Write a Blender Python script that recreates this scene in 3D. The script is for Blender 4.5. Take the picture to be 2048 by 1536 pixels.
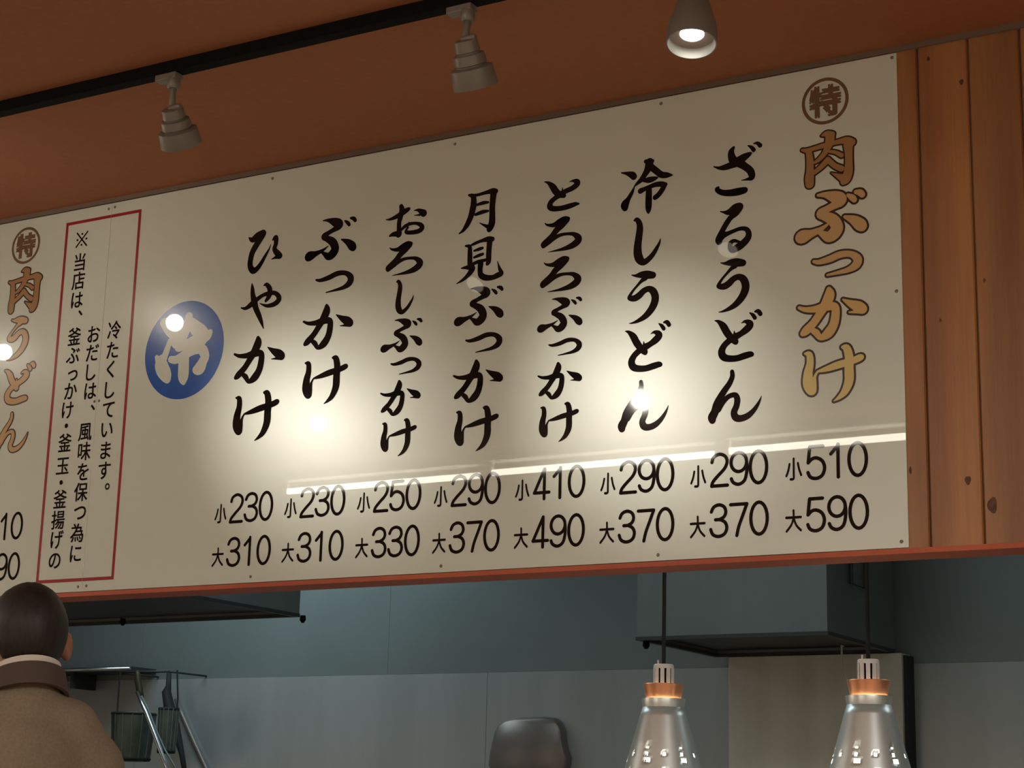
import bpy, bmesh, math, random
from mathutils import Vector, Matrix, noise
random.seed(7)
C = bpy.context.scene.collection
for o in list(bpy.data.objects): bpy.data.objects.remove(o)
def lin(r, g, b):
    f = lambda c: (c/255/12.92) if c/255 <= .04045 else ((c/255+.055)/1.055)**2.4
    return (f(r), f(g), f(b))
PI = math.pi
# ------------------------------------------------------------------ camera
F = 3668.0
up = Vector((398, 15377, -F)).normalized()
xa = Vector((6379, 710, F)); xa = (xa - up*xa.dot(up)).normalized()
ya = up.cross(xa)
ROT = Matrix((xa, ya, up))                      # camera coordinates -> world
CAM = Vector((0, -3.9935, 1.25))
cd = bpy.data.cameras.new('camera'); cd.sensor_width = 36; cd.lens = 36*F/2048
cam = bpy.data.objects.new('camera', cd); C.objects.link(cam)
cam.matrix_world = Matrix.Translation(CAM) @ ROT.to_4x4()
cd.clip_start = .05; cd.clip_end = 60
sc = bpy.context.scene; sc.camera = cam
# ------------------------------------------------------------------ world, exposure
w = bpy.data.worlds.new('world'); sc.world = w; w.use_nodes = True
w.node_tree.nodes['Background'].inputs[0].default_value = (.6, .55, .5, 1)
w.node_tree.nodes['Background'].inputs[1].default_value = .03
sc.view_settings.view_transform = 'Standard'; sc.view_settings.look = 'None'
sc.view_settings.gamma = 1; sc.view_settings.use_curve_mapping = False
sc.view_settings.exposure = 0.0
CEIL = 3.09
FARW = 105          # power of the two narrow spots on the far track
def area(name, loc, rot, sx, sy, power, col):
    l = bpy.data.lights.new(name, 'AREA'); l.shape = 'RECTANGLE'; l.size = sx; l.size_y = sy
    l.energy = power; l.color = col
    o = bpy.data.objects.new(name, l); o.location = loc; o.rotation_euler = rot; C.objects.link(o); return o
# added warm fill for the dining room (unseen, beside and far behind the camera)
area('room_fill', (1.5, -3.3, CEIL-.06), (0, 0, 0), 1.4, 1.4, 108, (1, .95, .88))
area('room_fill', (1.3, -7.2, CEIL-.06), (0, 0, 0), 1.4, 1.4, 95, (1, .95, .88))
area('room_fill', (-4.5, -8.3, CEIL-.06), (0, 0, 0), 2.4, .8, 150, (1, .95, .88))
area('room_fill', (-8.75, -2.4, CEIL-.06), (0, 0, 0), 1.2, 1.2, 105, (1, .95, .86))
# cool kitchen ceiling panels
area('kitchen_light', (-3.2, 1.0, 2.86), (0, 0, 0), 1.6, .5, 10, (.80, .95, 1))
area('kitchen_light', (-5.6, 2.4, 2.86), (0, 0, 0), 1.2, .4, 11, (.80, .95, 1))
area('kitchen_light', (-.6, 1.6, 2.86), (0, 0, 0), 1.2, .4, 5, (.80, .95, 1))

# ------------------------------------------------------------------ pixel rays onto real planes
def ray(x, y): return ROT @ Vector(((x-1024)/F, -(y-768)/F, -1.0))
def P(x, y, Y=0.0):
    d = ray(x, y); return CAM + d*((Y-CAM.y)/d.y)
def PZ(x, y, Z):
    d = ray(x, y); return CAM + d*((Z-CAM.z)/d.z)

# ------------------------------------------------------------------ materials
def mat(name, col, rough=.5, metal=0, coat=0, coat_r=.03, spec=.5, emit=None, es=0):
    m = bpy.data.materials.new(name); m.use_nodes = True
    b = m.node_tree.nodes['Principled BSDF']
    b.inputs['Base Color'].default_value = (*col, 1)
    b.inputs['Roughness'].default_value = rough; b.inputs['Metallic'].default_value = metal
    b.inputs['Coat Weight'].default_value = coat; b.inputs['Coat Roughness'].default_value = coat_r
    b.inputs['Specular IOR Level'].default_value = spec
    if emit:
        b.inputs['Emission Color'].default_value = (*emit, 1); b.inputs['Emission Strength'].default_value = es
    return m
def N(m, t, **kw):
    n = m.node_tree.nodes.new(t)
    for k, v in kw.items():
        if hasattr(n, k): setattr(n, k, v)
        else: n.inputs[k].default_value = v
    return n
def L(m, a, b): m.node_tree.links.new(a, b)
def mottled(m, c1, c2, scale=(1, 1, 1), ns=3, det=6, bump=0, lo=.35, hi=.65, dist=.002):
    b = m.node_tree.nodes['Principled BSDF']
    tc = N(m, 'ShaderNodeTexCoord'); mp = N(m, 'ShaderNodeMapping'); mp.inputs['Scale'].default_value = scale
    L(m, tc.outputs['Object'], mp.inputs[0])
    nz = N(m, 'ShaderNodeTexNoise'); nz.inputs['Scale'].default_value = ns; nz.inputs['Detail'].default_value = det
    L(m, mp.outputs[0], nz.inputs['Vector'])
    r = N(m, 'ShaderNodeValToRGB'); r.color_ramp.elements[0].position = lo; r.color_ramp.elements[1].position = hi
    r.color_ramp.elements[0].color = (*c1, 1); r.color_ramp.elements[1].color = (*c2, 1)
    L(m, nz.outputs[0], r.inputs[0]); L(m, r.outputs[0], b.inputs['Base Color'])
    if bump:
        bp = N(m, 'ShaderNodeBump'); bp.inputs['Strength'].default_value = bump; bp.inputs['Distance'].default_value = dist
        L(m, nz.outputs[0], bp.inputs['Height']); L(m, bp.outputs[0], b.inputs['Normal'])
    return m
M = {}
M['board'] = mat('board_cream', (.72, .79, .70), .27, 0, 1, .012, .5)
M['ink'] = mat('black_vinyl', (.010, .007, .007), .30, 0, .8, .03, .0)
M['gold'] = mat('gold_print', lin(186, 145, 90), .30, 0, 1, .012)
M['gold1'] = mat('gold_print_dark', lin(170, 128, 80), .3, 0, 1, .012)
M['gold2'] = mat('gold_print_mid', lin(205, 168, 116), .3, 0, 1, .012)
M['gold3'] = mat('gold_print_warm', lin(218, 180, 112), .3, 0, 1, .012)
M['gold4'] = mat('gold_print_pale', lin(222, 202, 128), .3, 0, 1, .012)
M['gold_line'] = mat('brown_print', lin(50, 27, 18), .3, 0, 1, .012)
M['bronze'] = mat('bronze_print', lin(116, 90, 66), .3, 0, 1, .012)
M['red'] = mat('red_print', (.36, .012, .02), .3, 0, 1, .012)
M['blue'] = mat('blue_print', (.001, .11, .50), .24, 0, 1, .012)
M['white'] = mat('white_print', (.72, .79, .70), .27, 0, 1, .012)
M['ceiling'] = mottled(mat('ceiling_paper', (.4, .16, .08), .8), (.42, .155, .066), (.45, .17, .075), ns=60, bump=.3, dist=.001)
M['plaster'] = mottled(mat('plaster', (.5, .4, .3), .8), (.46, .38, .29), (.5, .42, .32), ns=5)
M['floor'] = mottled(mat('floor_tile', (.25, .18, .12), .4), (.22, .15, .1), (.27, .2, .14), ns=3)
M['black'] = mat('black_metal', (.004, .004, .004), .8, spec=.15)
M['lampgrey'] = mat('lamp_grey', (.25, .24, .21), .42, .3)
M['lampdark'] = mat('lamp_inner', (.42, .33, .27), .5)
M['lens'] = mat('lit_lens', (1, 1, 1), .3, emit=(1, .93, .82), es=60)
M['lens3'] = mat('lit_lens_front', (1, 1, 1), .3, emit=(1, .95, .88), es=14)
M['lensdim'] = mat('dim_lens', (1, 1, 1), .3, emit=(1, .9, .75), es=2.5)
M['glare'] = mat('flood_lens', (1, 1, 1), .3, emit=(1, .88, .66), es=10)
M['tube'] = mat('tube_light', (1, 1, 1), .3, emit=(1, .93, .78), es=17)
M['whitepaint'] = mat('white_paint', (.7, .68, .62), .4)
M['cornice'] = mat('cornice', (.22, .17, .14), .5)
M['redtrim'] = mottled(mat('red_trim', (.5, .09, .03), .5), (.42, .07, .025), (.55, .12, .04), scale=(1, 1, 1), ns=2)
M['copper'] = mat('copper', (.95, .45, .25), .3, .8)
M['steel'] = mat('lamp_steel', (.80, .87, .86), .36, .75)
M['slots'] = mat('white_socket', (.72, .72, .68), .4)
M['cord'] = mat('black_cord', (.01, .012, .014), .5)
M['bulb'] = mat('warm_bulb', (1, 1, 1), .3, emit=(1, .84, .6), es=14)
M['hair'] = mottled(mat('black_hair', (.012, .009, .008), .55), (.008, .006, .005), (.022, .015, .012), scale=(1, 1, .3), ns=120, bump=.4)
M['skin'] = mottled(mat('skin', (.33, .16, .09), .5), (.30, .14, .08), (.36, .18, .10), ns=20)
M['jacket'] = mottled(mat('beige_cloth', (.32, .24, .16), .85), (.22, .17, .115), (.26, .205, .14), ns=180, bump=.4)
M['shirt'] = mat('white_shirt', (.72, .66, .58), .8)
M['collar'] = mat('dark_collar', (.08, .055, .045), .8)
M['trouser'] = mat('dark_trousers', (.03, .03, .04), .8)
M['shoe'] = mat('dark_shoes', (.02, .018, .015), .4)
M['hoodsteel'] = mottled(mat('hood_steel', (.3, .35, .35), .5, .35), (.17, .205, .205), (.20, .235, .23), scale=(3, 3, .5), ns=2)
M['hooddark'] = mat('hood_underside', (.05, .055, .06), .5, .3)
M['wallpanel'] = mottled(mat('blue_green_panel', (.25, .33, .34), .40, .25), (.215, .275, .275), (.26, .32, .33), ns=1.2)
M['brushed'] = mottled(mat('brushed_steel', (.5, .52, .52), .36, .35), (.41, .48, .50), (.46, .53, .56), scale=(5, 5, .22), ns=1.6, bump=.05)
M['gap'] = mat('dark_joint', (.02, .025, .025), .7)
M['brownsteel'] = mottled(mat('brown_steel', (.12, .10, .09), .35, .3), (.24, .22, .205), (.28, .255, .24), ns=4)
M['basket'] = mottled(mat('grey_green_mesh', (.10, .13, .115), .45, .5), (.08, .105, .09), (.13, .165, .14), ns=12)
M['handle'] = mat('olive_grip', (.035, .03, .008), .5)
M['rod'] = mat('bright_rod', (.75, .80, .84), .25, 1)
M['cabsteel'] = mottled(mat('cabinet_steel', (.3, .35, .35), .42, .25), (.66, .69, .62), (.78, .80, .72), scale=(4, 4, .3), ns=2)
def wood(i):
    m = mat('cedar_%d' % i, (.45, .2, .07), .45)
    b = m.node_tree.nodes['Principled BSDF']
    tc = N(m, 'ShaderNodeTexCoord'); mp = N(m, 'ShaderNodeMapping')
    mp.inputs['Scale'].default_value = (9, 9, .8); mp.inputs['Location'].default_value = (i*3.7, i*1.3, i*5.1)
    L(m, tc.outputs['Object'], mp.inputs[0])
    n1 = N(m, 'ShaderNodeTexNoise'); n1.inputs['Scale'].default_value = 1.6; n1.inputs['Detail'].default_value = 5; n1.inputs['Distortion'].default_value = .5
    L(m, mp.outputs[0], n1.inputs['Vector'])
    wv = N(m, 'ShaderNodeTexWave'); wv.wave_type = 'BANDS'; wv.bands_direction = 'X'
    wv.inputs['Scale'].default_value = .22; wv.inputs['Distortion'].default_value = 5; wv.inputs['Detail'].default_value = 2
    wv.inputs['Phase Offset'].default_value = i*2.1
    L(m, mp.outputs[0], wv.inputs['Vector'])
    mx = N(m, 'ShaderNodeMath', operation='MULTIPLY_ADD'); mx.inputs[1].default_value = .34
    L(m, wv.outputs['Fac'], mx.inputs[0]); 
    sc2 = N(m, 'ShaderNodeMath', operation='MULTIPLY'); sc2.inputs[1].default_value = .85; L(m, n1.outputs[0], sc2.inputs[0])
    L(m, sc2.outputs[0], mx.inputs[2])
    r = N(m, 'ShaderNodeValToRGB'); e = r.color_ramp.elements
    t = .9+.07*((i*7) % 4)
    e[0].position = .25; e[0].color = (.27*t, .098*t, .028*t, 1)
    e[1].position = .78; e[1].color = (.46*t, .20*t, .062*t, 1)
    L(m, mx.outputs[0], r.inputs[0]); 
    fine = N(m, 'ShaderNodeTexNoise'); fine.inputs['Scale'].default_value = 1.0; fine.inputs['Detail'].default_value = 3
    mp2 = N(m, 'ShaderNodeMapping'); mp2.inputs['Scale'].default_value = (160, 160, 5); L(m, tc.outputs['Object'], mp2.inputs[0]); L(m, mp2.outputs[0], fine.inputs['Vector'])
    mc = N(m, 'ShaderNodeMix', data_type='RGBA', blend_type='MULTIPLY'); mc.inputs[0].default_value = .3
    L(m, r.outputs[0], mc.inputs[6]); L(m, fine.outputs[0], mc.inputs[7])
    L(m, mc.outputs[2], b.inputs['Base Color']); b.inputs['Coat Weight'].default_value = .25; b.inputs['Coat Roughness'].default_value = .3
    return m
WOODS = [wood(i) for i in range(5)]
M['knot'] = mottled(mat('wood_knot', (.08, .022, .006), .5), (.05, .014, .005), (.14, .045, .013), ns=60)

# ------------------------------------------------------------------ object helpers
def link_mesh(name, verts, faces, m, parent=None, smooth=False):
    me = bpy.data.meshes.new(name); me.from_pydata([tuple(v) for v in verts], [], faces); me.update()
    me.materials.append(m)
    if smooth:
        for p in me.polygons: p.use_smooth = True
    o = bpy.data.objects.new(name, me); C.objects.link(o)
    if parent: o.parent = parent; o.matrix_parent_inverse = parent.matrix_world.inverted()
    return o
def from_bm(name, bm, m, parent=None, smooth=False):
    me = bpy.data.meshes.new(name); bm.to_mesh(me); bm.free(); me.materials.append(m)
    if smooth:
        for p in me.polygons: p.use_smooth = True
    o = bpy.data.objects.new(name, me); C.objects.link(o)
    if parent: o.parent = parent; o.matrix_parent_inverse = parent.matrix_world.inverted()
    return o
def thing(name, label, cat, loc=(0, 0, 0), group=None):
    o = bpy.data.objects.new(name, None); C.objects.link(o); o.location = loc
    o.matrix_world = Matrix.Translation(loc); o.empty_display_size = .05
    return tag(o, label, cat, group)
def tag(o, label, cat, group=None):
    o['label'] = label; o['category'] = cat
    if group: o['group'] = group
    return o
def struct(o): o['kind'] = 'structure'; return o
def bx(bm, a, b, bev=0):
    r = bmesh.ops.create_cube(bm, size=1)
    bmesh.ops.scale(bm, vec=Vector(b)-Vector(a), verts=r['verts'])
    bmesh.ops.translate(bm, vec=(Vector(a)+Vector(b))/2, verts=r['verts'])
    if bev:
        es = list({e for v in r['verts'] for e in v.link_edges})
        bmesh.ops.bevel(bm, geom=es, offset=bev, segments=2, affect='EDGES', profile=.5)
def box(name, a, b, m, parent=None, bev=0):
    bm = bmesh.new(); bx(bm, a, b, bev); return from_bm(name, bm, m, parent)
def frame_of(d):
    d = Vector(d).normalized(); t = Vector((0, 0, 1)) if abs(d.z) < .95 else Vector((1, 0, 0))
    u = d.cross(t).normalized(); return u, d.cross(u).normalized(), d
def lathe(prof, origin, axis, seg=40, caps=True, skip=None):
    u, v, d = frame_of(axis); o = Vector(origin); V = []; Fc = []
    for (r, h) in prof:
        for k in range(seg):
            a = 2*PI*k/seg; V.append(o + d*h + (u*math.cos(a)+v*math.sin(a))*r)
    for j in range(len(prof)-1):
        for k in range(seg):
            if skip and skip(j, k): continue
            k2 = (k+1) % seg; Fc.append((j*seg+k, j*seg+k2, (j+1)*seg+k2, (j+1)*seg+k))
    if caps:
        Fc.append(tuple(reversed(range(seg)))); n = (len(prof)-1)*seg; Fc.append(tuple(range(n, n+seg)))
    return V, Fc
def tube(pts, r, seg=10):
    pts = [Vector(p) for p in pts]; V = []; Fc = []; u = None
    for i, p in enumerate(pts):
        d = (pts[min(i+1, len(pts)-1)]-pts[max(i-1, 0)]).normalized()
        if u is None: u, v, _ = frame_of(d)
        else: u = (u-d*u.dot(d)).normalized(); v = d.cross(u)
        rr = r[i] if isinstance(r, (list, tuple)) else r
        for k in range(seg):
            a = 2*PI*k/seg; V.append(p+(u*math.cos(a)+v*math.sin(a))*rr)
    for j in range(len(pts)-1):
        for k in range(seg):
            k2 = (k+1) % seg; Fc.append((j*seg+k, j*seg+k2, (j+1)*seg+k2, (j+1)*seg+k))
    Fc.append(tuple(reversed(range(seg)))); n = (len(pts)-1)*seg; Fc.append(tuple(range(n, n+seg)))
    return V, Fc
def smooth_angle(o, a=35):
    for p in o.data.polygons: p.use_smooth = True
    o.data.set_sharp_from_angle(angle=math.radians(a)); return o

# ------------------------------------------------------------------ room shell
XL, XR, YB, YK = -9.5, 3.2, -9.0, 3.2
ZB, ZT = 1.874, 3.074           # sign bottom / top
struct(box('floor', (XL, YB, -.05), (XR, YK+.05, 0), M['floor']))
struct(box('ceiling', (XL, YB, CEIL), (XR, .16, CEIL+.05), M['ceiling']))
struct(box('wall_back', (XL, YB-.05, 0), (XR, YB, CEIL), M['plaster']))
struct(box('wall_left', (XL-.05, YB, 0), (XL, YK, CEIL), M['plaster']))
struct(box('wall_right', (XR, YB, 0), (XR+.05, YK, CEIL), M['plaster']))
wf = struct(box('wall_front', (XL, .016, ZB-.002), (XR, .10, CEIL), M['plaster']))
# kitchen side
kc = struct(box('ceiling', (XL, .10, 2.9), (XR, YK+.05, 2.95), M['whitepaint']))
wk = struct(box('wall_kitchen', (XL, YK, 0), (XR, YK+.05, 2.9), M['gap']))
# wall panels of the kitchen: blue-green upper sheets, brushed steel lower sheets
zs = 1.905
xs = [-9.45, -8.0, -6.42, -4.90, -3.10, -1.2, 0.1, 1.6, 3.15]
for i in range(len(xs)-1):
    box('wall_panel', (xs[i]+.0006, YK-.006, zs+.0008), (xs[i+1]-.0006, YK+.0, 2.9), M['wallpanel'], wk)
xs2 = [-9.45, -7.9, -6.42, -4.35, -2.9, -1.2, .7, 2.0, 3.15]
for i in range(len(xs2)-1):
    box('steel_panel', (xs2[i]+.001, YK-.009, .02), (xs2[i+1]-.001, YK+.0, zs-.0004), M['brushed'], wk)
# cornice strip and the red lacquered edge under the sign
struct(box('trim_1', (XL, -.004, ZT+.002), (XR, .016, CEIL), M['cornice']))
tb = struct(box('trim_2', (XL, -.003, ZB-.014), (XR, .102, ZB-.002), M['redtrim']))
# cedar planks behind and right of the sign
gx0 = -1.2673
k = -2
while gx0+k*.1222 < XR-.13:
    a = gx0+k*.1222+.0018; b = a+.1222-.0036
    z0, z1 = ZB-.002, ZT+.002
    bm = bmesh.new()
    prof = [(a, .0155), (a, .008), (a+.0028, .0035), (b-.0028, .0035), (b, .008), (b, .0155)]
    vs = [[bm.verts.new((x, y, z)) for x, y in prof] for z in (z0, z1)]
    for q in range(5): bm.faces.new((vs[0][q], vs[0][q+1], vs[1][q+1], vs[1][q]))
    bm.faces.new(vs[1]); bm.faces.new(list(reversed(vs[0])))
    pl = from_bm('plank', bm, WOODS[(k*3+11) % 5], wf)
    k += 1
def knot(px, py, rx, rz):
    c = P(px, py); V = []; seg = 18
    V.append((c.x, .0028, c.z))
    for q in range(seg):
        a = 2*PI*q/seg; s = 1+.12*math.sin(3*a+px)
        V.append((c.x+rx*math.cos(a)*s, .0034, c.z+rz*math.sin(a)*s))
    link_mesh('knot', V, [(0, 1+q, 1+(q+1) % seg) for q in range(seg)], M['knot'], wf)
for kk in ((1856, 117, .004, .006), (1922, 163, .005, .007), (1935, 960, .007, .010), (1984, 1010, .011, .018), (1820, 940, .003, .009), (1880, 640, .003, .005), (1968, 560, .003, .005)):
    knot(*kk)

# ------------------------------------------------------------------ flat print on the sign plane
class Print:
    def __init__(s): s.V = []; s.F = []
    def poly(s, pts, y):
        n = len(s.V); s.V += [(p[0], y, p[1]) for p in pts]; s.F.append(tuple(range(n, n+len(pts))))
    def capsule(s, a, b, y):
        (x0, z0, r0), (x1, z1, r1) = a, b
        d = math.hypot(x1-x0, z1-z0)
        if d < 1e-7: return
        nx, nz = -(z1-z0)/d, (x1-x0)/d
        s.poly([(x0+nx*r0, z0+nz*r0), (x0-nx*r0, z0-nz*r0), (x1-nx*r1, z1-nz*r1), (x1+nx*r1, z1+nz*r1)], y)
    def disc(s, x, z, r, y, seg=14):
        s.poly([(x+r*math.cos(2*PI*k/seg), z+r*math.sin(2*PI*k/seg)) for k in range(seg)], y)
    def stroke(s, pts, y, grow=0):
        pts = [(x, z, r+grow) for x, z, r in pts]
        for i, p in enumerate(pts):
            if i % 2 == 0 or i in (len(pts)-1,): s.disc(p[0], p[1], p[2], y)
            if i: s.capsule(pts[i-1], p, y)
    def ring(s, x, z, r0, r1, y, seg=64):
        for k in range(seg):
            a, b = 2*PI*k/seg, 2*PI*(k+1)/seg
            s.poly([(x+r0*math.cos(a), z+r0*math.sin(a)), (x+r1*math.cos(a), z+r1*math.sin(a)), (x+r1*math.cos(b), z+r1*math.sin(b)), (x+r0*math.cos(b), z+r0*math.sin(b))], y)
    def build(s, name, m, parent):
        F2 = []
        for f in s.F:     # all faces look at the room (-y)
            a = 0
            for i in range(len(f)):
                p, q = s.V[f[i]], s.V[f[(i+1) % len(f)]]; a += p[0]*q[2]-q[0]*p[2]
            F2.append(f if a > 0 else tuple(reversed(f)))
        return link_mesh(name, s.V, F2, m, parent)
def catmull(pts, n=5):
    out = []
    for i in range(len(pts)-1):
        p0 = pts[max(i-1, 0)]; p1 = pts[i]; p2 = pts[i+1]; p3 = pts[min(i+2, len(pts)-1)]
        for k in range(n):
            t = k/n
            out.append(tuple(.5*(2*b+(c-a)*t+(2*a-5*b+4*c-d)*t*t+(3*b-a-3*c+d)*t**3) for a, b, c, d in zip(p0, p1, p2, p3)))
    out.append(tuple(pts[-1])); return [(x, y, max(r, .3)) for x, y, r in out]
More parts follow.
